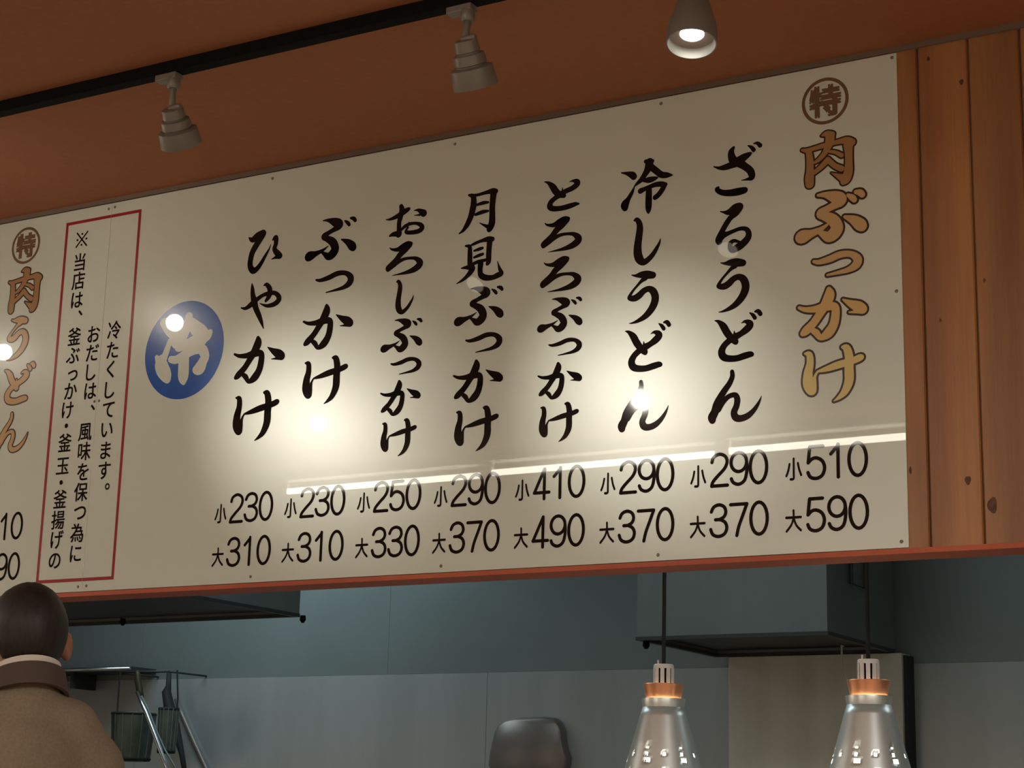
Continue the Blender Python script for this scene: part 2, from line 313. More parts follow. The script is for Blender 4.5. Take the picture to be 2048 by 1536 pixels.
# brush characters: crop origin x, y, crop scale, strokes of (x, y, radius) in crop units
GL = {
'za': (1400, 270, 6, [
 [(165,380,6),(230,397,20),(300,388,36),(380,360,42),(450,325,56),(520,275,48),(585,235,30),(612,218,14)],
 [(405,150,16),(378,195,34),(378,250,44),(405,310,52),(470,335,52),(540,378,44),(600,425,44),(622,475,42),(618,515,32),(560,533,14),(500,545,5)],
 [(578,128,8),(620,150,22),(645,180,26)],[(648,102,8),(690,98,20),(722,126,27)],
 [(225,628,12),(205,655,28),(260,690,34),(350,696,40),(450,682,46),(530,665,40),(545,660,28)]]),
'ru': (1400, 270, 6, [
 [(245,918,6),(290,928,16),(350,925,36),(420,875,46),(475,855,42),(480,878,36),(430,935,42),(370,990,34),(320,1060,34),(270,1150,34),(225,1250,40),(230,1282,38)],
 [(235,1260,34),(275,1208,40),(330,1185,28),(400,1155,24),(480,1125,24),(550,1128,28),(583,1170,34),(578,1230,40),(530,1290,44),(460,1345,46),(390,1378,38),(362,1345,30),(370,1295,28),(410,1270,22),(460,1280,16),(490,1288,10)]]),
'u': (1400, 500, 6, [
 [(250,155,6),(300,162,18),(370,152,40),(440,150,50),(510,155,42),(518,158,35)],
 [(420,190,34),(370,230,22),(320,285,16),(265,350,16),(226,415,22),(232,438,30),(290,437,40),(345,405,42),(400,350,38),(465,322,36),(520,350,44),(548,420,48),(536,500,48),(490,585,44),(420,660,36),(340,710,24),(270,738,12),(225,746,4)]]),
'do': (1400, 500, 6, [
 [(180,848,6),(225,862,22),(280,915,42),(320,985,44),(370,1050,42),(420,1092,40),(432,1110,28)],
 [(500,878,5),(540,858,18),(588,872,36),(600,905,44),(556,955,44),(490,1005,36),(420,1045,42),(350,1090,38),(290,1150,38),(260,1220,44),(280,1280,44),(340,1303,40),(440,1300,38),(530,1272,40),(600,1252,36),(622,1253,28)],
 [(410,972,4),(415,1010,16)],
 [(600,755,8),(635,780,22),(660,815,24)],[(662,738,12),(700,735,26),(726,768,26)]]),
'n': (1400, 640, 6, [
 [(385,620,25),(388,680,30),(355,760,34),(300,840,38),(250,920,42),(205,1010,48),(180,1100,50),(148,1165,54),(150,1205,42)],
 [(215,1070,44),(275,985,34),(345,918,30),(420,900,32),(448,950,38),(438,1030,38),(408,1110,40),(430,1170,44),(490,1182,40),(570,1152,38),(640,1090,30),(690,1020,22),(725,950,10),(738,910,3)]]),
'rei': (1220, 310, 6, [
 [(140,215,8),(200,222,20),(265,240,40),(288,262,38)],
 [(292,385,8),(265,450,22),(220,530,30),(180,598,50),(182,640,36)],
 [(430,78,24),(512,72,22)],[(475,90,52),(455,170,44),(415,240,34),(375,300,30),(320,350,18),(288,385,6)],
 [(490,140,40),(560,195,38),(620,238,38),(690,242,32),(755,242,5)],
 [(410,305,22),(470,300,36),(530,285,28),(572,272,10)],
 [(368,432,34),(410,412,28),(470,385,26),(550,355,30),(620,350,32),(670,352,22)],
 [(655,360,32),(625,420,32),(580,480,32),(545,508,32)],
 [(468,400,36),(466,500,40),(464,600,40),(463,660,32),(463,700,8)]]),
'shi': (1220, 310, 6, [
 [(292,788,10),(325,778,28),(355,830,36),(358,900,42),(345,1000,44),(333,1100,48),(335,1190,52),(358,1255,50),(400,1288,38),(450,1262,34),(510,1200,30),(560,1120,24),(595,1050,14),(606,1003,4)]]),
'to': (1060, 350, 6, [
 [(175,82,5),(225,98,20),(275,145,38),(312,200,40),(360,238,34),(410,250,26)],
 [(475,82,4),(520,70,16),(565,82,34),(562,115,36),(510,158,32),(430,195,30),(370,232,36),(300,280,30),(250,330,32),(240,380,36),(280,405,32),(370,400,30),(460,378,32),(540,352,26),(588,346,10)],
 [(390,152,4),(392,190,12)]]),
'ro': (1060, 350, 6, [
 [(180,580,5),(210,600,14),(280,602,26),(350,572,42),(410,535,38),(455,528,28)],
 [(445,540,34),(385,600,40),(320,662,38),(270,730,36),(210,790,36),(160,832,30),(162,855,26)],
 [(165,852,28),(230,800,32),(300,752,26),(380,717,20),(460,706,18),(530,712,26),(580,755,42),(570,798,44),(510,845,38),(430,878,26),(340,902,14),(220,926,3)]]),
'bu': (1060, 580, 4.8, [
 [(215,90,4),(260,88,14),(320,105,34),(350,125,38),(318,158,22),(270,185,18),(230,215,26),(250,232,24),(300,260,32),(325,310,34),(308,350,36),(272,375,30),(235,355,16),(205,335,8)],
 [(266,292,3),(220,325,12),(160,352,22),(110,370,38),(95,378,26)],
 [(375,242,5),(430,265,24),(465,295,34),(478,310,28)],
 [(400,95,6),(425,112,15),(438,128,13)],[(450,75,9),(475,80,16),(488,95,14)]]),
'tsu': (1060, 580, 4.8, [
 [(185,528,8),(220,532,14),(290,512,20),(360,482,20),(430,480,18),(472,515,26),(462,558,26),(412,592,16),(340,612,9),(270,628,4)]]),
'ka': (1060, 580, 4.8, [
 [(270,705,14),(272,745,32),(250,800,32),(215,860,26),(170,930,24),(120,985,26),(98,1005,16)],
 [(80,828,8),(120,842,14),(180,840,20),(240,825,26),(300,825,24),(305,880,26),(290,950,28),(255,1005,30),(208,1035,16),(180,1000,20),(145,975,12)],
 [(355,778,4),(400,805,20),(450,830,34),(475,850,25),(430,862,10),(390,866,3)]]),
'ke': (1060, 580, 4.8, [
 [(105,1132,6),(132,1140,20),(135,1200,24),(120,1270,30),(120,1340,36),(140,1385,30),(152,1350,20),(162,1290,10),(180,1255,7)],
 [(180,1255,7),(240,1237,18),(310,1212,24),(400,1185,22),(445,1165,22),(455,1162,15)],
 [(340,1092,10),(365,1100,24),(378,1160,28),(375,1240,30),(372,1320,30),(345,1390,24),(310,1430,14),(275,1456,3)]]),
'tsuki': (900, 370, 6, [
 [(230,122,14),(278,140,30),(285,220,38),(272,300,40),(250,380,36),(210,470,32),(160,545,20),(112,584,8)],
 [(260,130,20),(340,118,18),(430,92,22),(510,72,32),(550,76,30)],
 [(525,90,42),(515,180,38),(508,280,36),(508,380,38),(502,460,42),(478,520,40),(470,548,20)],[(480,510,30),(420,487,16),(355,455,4)],
 [(320,240,14),(400,215,22),(460,208,14)],[(310,355,18),(390,325,24),(458,312,14)]]),
'mi': (900, 370, 6, [
 [(190,732,12),(235,742,24),(240,820,30),(240,900,32),(240,960,30)],
 [(250,727,12),(300,702,18),(380,670,20),(460,650,32),(510,650,28)],
 [(478,670,36),(470,760,34),(465,850,34),(462,920,32),(446,950,18)],
 [(290,790,12),(350,770,20),(390,758,17)],[(290,870,14),(350,845,20),(395,830,17)],
 [(260,955,18),(340,922,22),(430,900,18)],
 [(140,1000,8),(200,990,22),(262,992,40),(250,1040,34),(200,1100,24),(140,1150,16),(78,1186,4)],
 [(368,950,36),(362,1030,32),(375,1085,34),(430,1113,34),(510,1110,30),(580,1080,34),(620,1060,26),(598,1010,20),(580,950,9),(570,914,3)]]),
'o': (740, 400, 6, [
 [(375,76,26),(385,120,34),(368,200,32),(350,280,28),(350,350,30),(350,410,34),(336,430,20)],
 [(195,238,5),(250,230,16),(320,200,26),(400,150,32),(455,115,26),(475,105,12)],
 [(240,432,12),(280,412,26),(340,405,34)],
 [(370,370,12),(410,325,20),(470,290,20),(550,280,18),(610,300,26),(625,340,30),(580,375,28),(500,390,24),(440,388,22),(435,365,16),(455,330,14)],
 [(468,262,4),(470,285,10)],
 [(530,128,4),(580,122,18),(640,155,40),(645,165,36)],[(600,178,14),(565,182,8),(530,187,3)]]),
'hi': (460, 440, 6, [
 [(228,213,7),(270,238,30),(330,200,46),(385,160,36),(400,165,38),(362,230,38),(312,310,38),(270,390,36),(247,480,34),(245,560,34),(280,610,36),(330,580,30),(380,510,24),(430,420,18),(470,350,10),(490,295,3)],
 [(515,238,10),(550,213,30),(553,280,28),(535,350,28),(578,410,36),(600,435,30),(550,448,18),(500,472,4)]]),
'ya': (460, 440, 6, [
 [(265,760,4),(270,820,22),(275,900,30),(292,980,40),(312,1060,34),(350,1150,30),(380,1230,20),(403,1304,4)],
 [(135,1055,7),(190,1060,20),(260,1010,32),(330,950,26),(400,902,22),(470,882,26),(540,877,24),(585,920,30),(582,965,32),(530,1010,28),(450,1030,20),(390,1015,10),(360,1000,4)],
 [(405,787,5),(440,775,22),(475,820,30),(480,880,32),(460,930,28),(432,970,18)]]),
'niku': (1580, 140, 6, [
 [(378,792,14),(440,768,42),(510,772,40)],[(482,790,64),(478,860,62),(455,930,50),(410,1010,40),(350,1075,34),(300,1110,26)],
 [(150,962,24),(205,968,34),(300,940,34),(420,905,38),(560,868,36),(680,845,50),(745,868,52)],
 [(225,980,44),(240,1080,50),(242,1200,54),(235,1300,62),(238,1372,58)],
 [(700,900,66),(706,1000,54),(708,1120,54),(702,1220,62),(672,1305,66),(642,1345,44)],[(640,1300,56),(560,1265,30),(495,1235,10)],
 [(480,980,26),(550,990,30),(620,1025,36)],
 [(455,1080,44),(380,1160,40),(290,1235,34)],[(470,1090,40),(540,1150,40),(620,1185,44)]]),
'rei_emblem': (280, 590, 7.11, [
 [(345,395,52),(400,440,75),(450,520,70),(540,600,60)],
 [(700,310,48),(690,400,70),(640,500,80),(600,600,70),(540,690,62),(470,680,30)],
 [(740,410,66),(850,520,90),(940,580,70),(1000,530,30)],
 [(560,730,62),(680,700,60),(820,640,70),(900,650,50)],
 [(425,650,22),(400,740,34),(350,880,46),(300,960,80),(320,1050,92),(370,1140,78),(395,1205,40)],
 [(240,885,20),(270,940,44)],
 [(440,915,34),(520,920,46),(640,850,52),(780,780,52),(880,770,60),(925,870,60),(890,960,64),(850,1040,78),(800,1060,48)],
 [(625,900,74),(622,1050,76),(618,1160,72),(622,1250,20)]]),
}
def samples(key):
    ox, oy, s, st = GL[key]
    return [[(ox+x/s, oy+y/s, r/s) for x, y, r in catmull(q)] for q in st]
SP = {}
def glyph_plane(key):
    """strokes in plane coordinates, centre, pixel height"""
    if key in SP: return SP[key]
    S = samples(key); xsn = [p[0]-p[2] for q in S for p in q]; xsx = [p[0]+p[2] for q in S for p in q]
    ysn = [p[1]-p[2] for q in S for p in q]; ysx = [p[1]+p[2] for q in S for p in q]
    cx, cy = (min(xsn)+max(xsx))/2, (min(ysn)+max(ysx))/2; h = max(ysx)-min(ysn)
    out = []
    for q in S:
        r = []
        for x, y, rad in q:
            p = P(x, y); mz = p.z-P(x, y+1).z; mx = P(x+1, y).x-p.x
            r.append((p.x, p.z, rad*(.55*mz+.45*mx)))
        out.append(r)
    c = P(cx, cy); mz = c.z-P(cx, cy+1).z
    SP[key] = (out, (c.x, c.z), h, mz); return SP[key]
from mathutils.geometry import delaunay_2d_cdt
UC = {}
def unioned(strokes, grow=0):
    """union of the brush sweeps as one triangulated flat shape (no overlapping faces)"""
    V, Fc = [], []
    K = 1000.0
    def poly(pts):
        a = sum(p[0]*q[1]-q[0]*p[1] for p, q in zip(pts, pts[1:]+pts[:1]))
        if a < 0: pts = pts[::-1]
        n = len(V); V.extend(Vector((p[0]*K, p[1]*K)) for p in pts); Fc.append(list(range(n, n+len(pts))))
    def disc(x, z, r, seg):
        poly([(x+r*math.cos(2*PI*k/seg+.1), z+r*math.sin(2*PI*k/seg+.1)) for k in range(seg)])
    for st in strokes:
        st = [(x, z, max(r+grow, .0004)) for x, z, r in st]
        for i, (x, z, r) in enumerate(st):
            disc(x, z, r, 18 if i in (0, len(st)-1) else 14)
            if i:
                x0, z0, r0 = st[i-1]; d = math.hypot(x-x0, z-z0)
                if d > 1e-6:
                    nx, nz = -(z-z0)/d, (x-x0)/d
                    poly([(x0+nx*r0, z0+nz*r0), (x0-nx*r0, z0-nz*r0), (x-nx*r, z-nz*r), (x+nx*r, z+nz*r)])
    vo, eo, fo, _, _, of = delaunay_2d_cdt(V, [], Fc, 0, 1e-4)
    return [(v.x/K, v.y/K) for v in vo], [tuple(f) for f, src in zip(fo, of) if src]
def put(pr, key, tgt=None, grow=0, y=-.0006):
    st, c, h, mz = glyph_plane(key)
    if (key, grow) not in UC: UC[(key, grow)] = unioned(st, grow)
    V, Fc = UC[(key, grow)]
    if tgt is None: k, (tx, tz) = 1, c
    else:
        x0, x1, y0, y1 = tgt; cx, cy = (x0+x1)/2, (y0+y1)/2
        t = P(cx, cy); tm = t.z-P(cx, cy+1).z; k = (y1-y0)/h*tm/mz; tx, tz = t.x, t.z
    n = len(pr.V)
    pr.V += [(tx+(a-c[0])*k, y, tz+(b-c[1])*k) for a, b in V]; pr.F += [tuple(i+n for i in f) for f in Fc]
# ideographs in plain gothic, from the built-in typeface
FONTC = {}
def font_glyph(ch, off):
    if (ch, off) in FONTC: return FONTC[(ch, off)]
    cu = bpy.data.curves.new('tmp', 'FONT'); cu.body = ch; cu.offset = off; cu.resolution_u = 4
    ob = bpy.data.objects.new('tmp', cu); C.objects.link(ob); bpy.context.view_layer.update()
    me = bpy.data.meshes.new_from_object(ob.evaluated_get(bpy.context.evaluated_depsgraph_get()))
    V = [(v.co.x, v.co.y) for v in me.vertices]; Fc = [tuple(p.vertices) for p in me.polygons]
    bpy.data.objects.remove(ob); bpy.data.curves.remove(cu); bpy.data.meshes.remove(me)
    FONTC[(ch, off)] = (V, Fc); return V, Fc
def put_font(pr, ch, px, py, size, off=.012, y=-.0006, wx=1):
    V, Fc = font_glyph(ch, 0.0); c = P(px, py)
    mx = (min(v[0] for v in V)+max(v[0] for v in V))/2; my = (min(v[1] for v in V)+max(v[1] for v in V))/2
    for i, (dx, dy) in enumerate(((-1, -1), (1, -1), (1, 1), (-1, 1), (0, 0))):     # heavier face: shifted layers, each a hair in front of the last
        n = len(pr.V)
        pr.V += [(c.x+(v[0]-mx+dx*off)*size*wx, y-.00012*i, c.z+(v[1]-my+dy*off)*size) for v in V]
        pr.F += [tuple(q+n for q in f) for f in Fc]

# ------------------------------------------------------------------ the two menu boards
SX = -3.818
BR = thing('menu_board', 'large cream glossy menu board with eight dishes and a blue round emblem', 'sign', (-2.57, .0015, ZB))
BL = thing('menu_board', 'cream menu board at the left edge, behind the dark haired person, with gold dish name', 'sign', (-5.0, .0015, ZB))
box('panel', (SX+.0004, .0, ZB), (-1.3165, .003, ZT), M['board'], BR, .0006)
box('panel', (-6.3, .0, ZB), (SX-.0004, .003, ZT), M['board'], BL, .0006)
def screw(px, py, par, r=.0045):
    c = P(px, py); V, Fc = lathe([(r, 0), (r*.8, .0015), (r*.25, .0022)], (c.x, 0, c.z), (0, -1, 0), 12)
    link_mesh('screw', V, Fc, M['cornice'], par)
for s in ((545,357),(910,288),(1322,207),(1784,115),(501,1153),(882,1132),(1316,1110),(1803,1083),(1793,582),(230,414),(172.5,1171.6),(198,801.7)): screw(*s, BR)
for s in ((217.6,418),(156,1173.6),(189,803)): screw(*s, BL)
def dish(chars, board=BR, m='ink', label=None):
    for c in chars:
        pr = Print(); put(pr, c[0], c[1] if len(c) > 1 else None); pr.build('character', M[m], board)
dish([('za',), ('ru',), ('u',), ('do',), ('n',)])
dish([('rei',), ('shi',), ('u', (1255,1318,541.4,648)), ('do', (1250.6,1341,640,744)), ('n', (1235,1338,760,865))])
dish([('to',), ('ro',), ('ro', (1080,1163,512,585)), ('bu',), ('tsu',), ('ka',), ('ke',)])
dish([('tsuki',), ('mi',), ('bu', (914,1001.7,571.4,652.3)), ('tsu', (936.3,999.4,664.4,705.5)), ('ka', (914,998.3,719,805.8)), ('ke', (914,991.5,811,902.5))])
dish([('o',), ('ro', (771.7,846.7,482.5,551.7)), ('shi', (785,833.7,560,629)), ('bu', (761.5,845,635.6,705.5)), ('tsu', (782,842,714,749.3)), ('ka', (761,841,760,832)), ('ke', (760.5,833.8,836.4,912.6))])
dish([('bu', (620,704,434.5,521.3)), ('tsu', (640,698.7,541.4,585.7)), ('ka', (617,695,608,699)), ('ke', (614,686,711,808))])
dish([('hi',), ('ya',), ('ka', (482.5,554.3,672,767)), ('ke', (478,545.4,780.4,881.6))])
def gold_dish(chars, board):
    for c in chars:
        a, b = Print(), Print(); t = c[1]; g = c[2]
        put(a, c[0], t, g, -.0006); put(b, c[0], t, g-.0040, -.0011)
        o = a.build('character', M['gold_line'], board); o['label'] = 'gold character outlined in dark brown'
        b.build('gold_fill', M[c[3]], o)
gold_dish([('niku', None, .0022, 'gold1'), ('bu', (1608,1714,382,484), .0055, 'gold2'), ('tsu', (1636,1714,503,551), .0050, 'gold2'), ('ka', (1614,1717,574,680), .0045, 'gold3'), ('ke', (1620,1714,689,803), .0040, 'gold4')], BR)
gold_dish([('niku', (14.6,83,535,629), .0022, 'gold1'), ('u', (12,60,634,720), .004, 'gold2'), ('do', (7,69,724,808), .0045, 'gold2'), ('n', (-10,58,825,907), .003, 'gold2')], BL)
def special(cx, cy, ry, board):
    c = P(cx, cy); r = ry*(c.z-P(cx, cy+1).z); pr = Print()
    pr.ring(c.x, c.z, r*.86, r, -.0006)
    put_font(pr, '特', cx, cy, r*1.36, .044)
    pr.build('round_mark', M['bronze'], board)
special(1650.3, 202, 46.5, BR); special(52, 491, 36, BL)
# blue emblem
c = P(367.9, 699.7); r = 97*(c.z-P(367.9, 700.7).z); pr = Print(); pr.disc(c.x, c.z, r, -.0005, 72)
em = pr.build('emblem', M['blue'], BR); em['label'] = 'round bright blue emblem with a white brush character'
pr = Print(); put(pr, 'rei_emblem', None, .0022, -.0009); pr.build('emblem_character', M['white'], em)
# prices
DIG = {
'0': [[(.30+.25*math.cos(PI/2+2*PI*k/24)*(1-.0*k), .5+.45*math.sin(PI/2+2*PI*k/24)) for k in range(25)]],
'1': [[(.13, .70), (.34, .92)], [(.34, .95), (.34, .05)]],
'2': [[(.07,.73),(.12,.87),(.30,.95),(.48,.88),(.54,.72),(.46,.53),(.25,.33),(.10,.17),(.06,.05)], [(.06,.05),(.55,.05)]],
'3': [[(.07,.76),(.14,.89),(.30,.95),(.46,.89),(.52,.74),(.46,.60),(.32,.53)], [(.20,.53),(.34,.53)], [(.34,.53),(.49,.45),(.55,.29),(.48,.12),(.30,.05),(.12,.11),(.05,.26)]],
'4': [[(.40,.95),(.06,.24)], [(.06,.24),(.57,.24)], [(.40,.95),(.40,.05)]],
'5': [[(.13,.94),(.50,.94)], [(.12,.94),(.07,.50)], [(.07,.50),(.18,.60),(.32,.62),(.48,.53),(.55,.34),(.48,.13),(.30,.05),(.13,.10),(.06,.23)]],
'7': [[(.05,.93),(.55,.93)], [(.55,.93),(.42,.60),(.30,.30),(.24,.05)]],
'9': [[(.30+.24*math.cos(2*PI*k/20), .68+.27*math.sin(2*PI*k/20)) for k in range(21)], [(.54,.68),(.55,.45),(.48,.16),(.30,.05),(.13,.11),(.07,.22)]],
'S': [[(.50,.98),(.50,.08)], [(.50,.08),(.44,.03),(.30,.03)], [(.24,.74),(.16,.44),(.04,.20)], [(.76,.76),(.84,.46),(.96,.20)]],
'B': [[(.04,.66),(.96,.66)], [(.50,.98),(.50,.66),(.36,.32),(.06,.03)], [(.50,.66),(.66,.30),(.95,.05)]],
}
DC = {}
def digit(pr, ch, x, z, w_, h, rf, y=-.0006):
    if ch not in DC:
        ss = []
        for st in DIG[ch]:
            if 2 < len(st) < 15: ss.append([(a*.985*.1, b*.1, rf*.1) for a, b, _ in catmull([(a, b, 1) for a, b in st], 3)])
            else: ss.append([(a*.985*.1, b*.1, rf*.1) for a, b in st])
        DC[ch] = unioned(ss)
    V, Fc = DC[ch]; k = h/.1; kx = w_/.0985
    n = len(pr.V); pr.V += [(x+a*kx, y, z+b*k) for a, b in V]; pr.F += [tuple(i+n for i in f) for f in Fc]
row1 = (P(1647, 959.6).z, P(1647, 887.5).z); row2 = (P(1647, 1064.3).z, P(1647, 991.8).z)
def price(kind, num, pxl, pxr, row, board=BR):
    z0, z1 = row; zc = (z0+z1)/2; h = z1-z0; pr = Print()
    ym = 925 if row is row1 else 1030
    def X(px):
        yy = 700
        for _ in range(6):
            p = P(px, yy); yy += (p.z-zc)*700
        return P(px, yy).x
    if pxl is None: xr = X(pxr); xl = xr-.1535
    else: xl = X(pxl); xr = X(pxr)
    w_ = h*.985; dw = .60*w_; pitch = (xr-xl-dw)/2
    for i, ch in enumerate(num):
        pr = Print(); digit(pr, ch, xl+pitch*i, z0, w_, h, .050); pr.build('digit', M['ink'], board)
    pr = Print(); digit(pr, 'S' if kind == 's' else 'B', xl-h*.59, z0+h*.06, h*.47, h*.60, .062); pr.build('character', M['ink'], board)
for num, a, b in (('510',1611.8,1736.4),('290',1419.6,1536.8),('290',1237.9,1349),('410',1065.7,1171),('290',901.7,1002),('250',746.7,843),('230',599.7,691),('230',459,546.5)):
    price('s', num, a, b, row1)
for num, a, b in (('590',1611.5,1738.5),('370',1418.4,1538),('370',1235.6,1349),('490',1062.9,1170),('370',897.9,1000),('330',742.4,840),('310',593.8,687.5),('310',453,542)):
    price('b', num, a, b, row2)
price('s', '510', None, 46, row1, BL); price('b', '590', None, 40, row2, BL)
# notice box: red frame crosses the seam of the two boards
x0, x1, z0, z1, t = -4.004, -3.696, 1.9045, 3.0365, .0098
a, b = Print(), Print()
def rect(pr, xa_, za, xb, zb): pr.poly([(xa_, za), (xb, za), (xb, zb), (xa_, zb)], -.0006)
rect(a, x0, z0, x0+t, z1); rect(a, x0+t, z1-t, SX-.0006, z1); rect(a, x0+t, z0, SX-.0006, z0+t)
rect(b, x1-t, z0, x1, z1); rect(b, SX+.0006, z1-t, x1-t, z1); rect(b, SX+.0006, z0, x1-t, z0+t)
a.build('notice_frame', M['red'], BL); b.build('notice_frame', M['red'], BR)
colA = [('当',159.8,524.4),('店',157,561.5),('は',154.5,600),('、',161,626),('釜',149,673),('ぶ',146,711),('っ',145.5,751),('か',141.5,782),('け',135.5,820.7),('・',132.9,851.7),('釜',130,885.5),('玉',125.6,931.9),('・',122.5,965),('釜',120.4,998.2),('揚',116.2,1039.9),('げ',114,1079.4),('の',109.5,1121.9)]
colB = [('お',188,668),('だ',185,705.8),('し',182,744.6),('は',181,782),('、',186,815),('風',170.6,864.2),('味',168.8,902.4),('を',166.2,943.6),('保',162,983.9),('つ',160,1026),('為',154.2,1065.9),('に',151.6,1107.5)]
colC = [('冷',228.8,660),('た',225.3,700),('く',221.4,739),('し',219.5,780),('て',217,820),('い',214,859.8),('ま',211.5,900.6),('す',209,941),('。',214.9,973)]
q = P(164, 478.8); a = .0215; D = []
for sx in (-1, 1): D.append([(q.x-a*sx, q.z+a*1.05, .0026), (q.x+a*sx, q.z-a*1.05, .0026)])
for dx, dz in ((0, .82), (0, -.82), (.86, 0), (-.86, 0)): D.append([(q.x+dx*a-.0006, q.z+dz*a, .0034), (q.x+dx*a+.0006, q.z+dz*a, .0034)])
V, Fc = unioned(D); pr = Print(); pr.V = [(v[0], -.0006, v[1]) for v in V]; pr.F = Fc; pr.build('character', M['ink'], BL)
for col, bd in ((colA, BL), (colB, BL), (colC, BR)):
    for ch, px, py in col:
        pr = Print(); put_font(pr, ch, px, py, .0605, .011, wx=.92); pr.build('character', M['ink'], bd)

# ------------------------------------------------------------------ lighting tracks and spotlights
ZTR = 3.058
def track(y, label):
    o = box('lighting_track', (-7.5, y-.017, ZTR), (.6, y+.017, CEIL), M['black'], None, .002)
    return tag(o, label, 'track')
track(-.725, 'long black lighting track fixed to the brown ceiling')
track(-2.55, 'second black lighting track on the ceiling, farther from the menu board')
YT = -.725
def spot(x, label, pv, tip, grp, power=0, ang=50, stepped=True, lens='lens', lens_r=.030, y=YT):
    pv = Vector(pv); tip = Vector(tip); aim = (tip-pv).normalized(); ln = (tip-pv).length
    t = thing('track_spotlight', label, 'spotlight', (x, y, ZTR), grp)
    bm = bmesh.new(); bx(bm, (x-.045, y-.015, ZTR-.016), (x+.022, y+.015, ZTR+.002), .003); from_bm('adapter', bm, M['lampgrey'], t)
    V, Fc = lathe([(.016, 0), (.017, .004), (.017, .024), (.013, .030)], (x+.006, y, ZTR-.010), (0, 0, -1), 24)
    smooth_angle(link_mesh('stem', V, Fc, M['lampgrey'], t))
    V, Fc = tube([(x+.006, y, ZTR-.036), (x+.003, y+.002, ZTR-.050), pv+aim*.004], [.010, .0085, .0085], 12)
    link_mesh('arm', V, Fc, M['lampgrey'], t, True)
    V, Fc = lathe([(.006, -.018), (.008, -.012), (.008, .012), (.006, .018)], pv+Vector((.010, 0, 0)), (1, 0, 0), 14)
    smooth_angle(link_mesh('pivot_knob', V, Fc, M['lampgrey'], t))
    if stepped:
        prof = [(.006, 0), (.022, .01), (.027, .03), (.029, .26), (.027, .28), (.027, .30), (.034, .31), (.036, .33), (.038, .52), (.035, .54), (.035, .56), (.044, .575), (.049, .60), (.052, .985), (.0515, 1), (.048, 1), (.0465, .84)]
    else:
        prof = [(.006, -.05), (.022, -.03), (.028, .04), (.034, .22), (.043, .46), (.050, .62), (.053, .78), (.053, .985), (.0525, 1), (.050, 1), (.0485, .82)]
    prof = [(r, h*ln) for r, h in prof]; h = prof[-1][1]
    V, Fc = lathe(prof, pv, aim, 48, caps=False); smooth_angle(link_mesh('lamp_housing', V, Fc, M['lampgrey'], t), 30)
    V, Fc = lathe([(.0486, h), (lens_r, h-.0005)], pv, aim, 48, caps=False); link_mesh('baffle', V, Fc, M['lampdark'], t)
    V, Fc = lathe([(lens_r, h-.001), (lens_r*.9, h+.001), (lens_r*.5, h+.003)], pv, aim, 32); le = link_mesh('lens', V, Fc, M[lens], t, True)
    if lens != 'lensdim': le['label'] = 'glowing white lens'
    if power:
        l = bpy.data.lights.new('spot', 'SPOT'); l.energy = power; l.color = (1, .93, .80) if y < -1 else (1, .86, .68); l.spot_size = math.radians(ang); l.spot_blend = 1; l.shadow_soft_size = .022
        o = bpy.data.objects.new('spot_beam', l); C.objects.link(o); o.location = pv+aim*(h+.027)
        o.rotation_euler = (-aim).to_track_quat('Z', 'Y').to_euler()
    return t
G = 'track spotlights above the menu board'
YT = -.725
def tx(px, py): return PZ(px, py, ZTR-.01).x
spot(tx(356, 163), 'stepped grey track spotlight above the framed notice, aimed down at the board', P(344, 216, -.757), P(363, 290, -.697), G, lens='lensdim', power=.4, ang=90)
spot(tx(944, 30), 'stepped grey track spotlight in the middle of the ceiling rail, above the tall moon character', P(930, 78, -.757), P(952, 174, -.697), G, lens='lensdim', power=.4, ang=90)
p3 = Vector((PZ(1400, -6, 2.965).x, -.735, 2.965)); t3 = P(1383, 88, -.765)
spot(p3.x, 'rounded grey track spotlight turned to the room, its bright white lens showing', p3, t3, G, power=3, ang=110, stepped=False, lens='lens3', lens_r=.0255)
for (lx, lz, lab) in ((-4.15, 2.905, 'outer'), (-4.97, 2.888, 'outermost')):
    spot(lx+.03, lab+' lit track spotlight past the left end of the picture, aimed at the board', Vector((lx, -.70, lz))-Vector((.63, .70, -.24)).normalized()*.125, (lx, -.70, lz), G, power=1.2, ang=80, stepped=False)
# second track: narrow lamps that throw two pools of light on the board
for (rx, ry, lab) in ((637, 848, 'spotlight on the far track, lighting the left half of the menu board'), (1284, 800, 'spotlight on the far track, lighting the right half of the menu board')):
    wpt = P(rx, ry); d = ray(rx, ry); d.y = -d.y; tt = (2.93-wpt.z)/d.z; q = wpt+d*tt
    aim = (Vector((wpt.x, 0, wpt.z))-q).normalized(); pv = q-aim*.12
    spot(pv.x+.012, lab, pv, q, 'spotlights on the far track', power=FARW, ang=17, lens='glare', y=-2.55)

# fluorescent tubes whose reflection streaks the board
xt = -6.127
for i in range(5):
    xa0 = xt+i*1.335; yy = -3.955+i*.038
    nm = ('leftmost', 'second from the left', 'third from the left', 'fourth from the left', 'rightmost')[i]
    t = thing('tube_light', 'white fluorescent batten on the ceiling, '+nm+' of the row of five', 'light', (xa0+.62, yy, CEIL), 'fluorescent battens in a row')
    box('batten', (xa0-.02, yy-.045, CEIL-.05), (xa0+1.265, yy+.045, CEIL-.001), M['whitepaint'], t, .004)
    V, Fc = tube([(xa0, yy, 2.985), (xa0+1.245, yy, 2.985)], .0165, 16); link_mesh('tube', V, Fc, M['tube'], t, True)
    for xx in (xa0-.012, xa0+1.245): box('end_cap', (xx, yy-.014, 2.968), (xx+.012, yy+.014, CEIL-.05), M['whitepaint'], t)

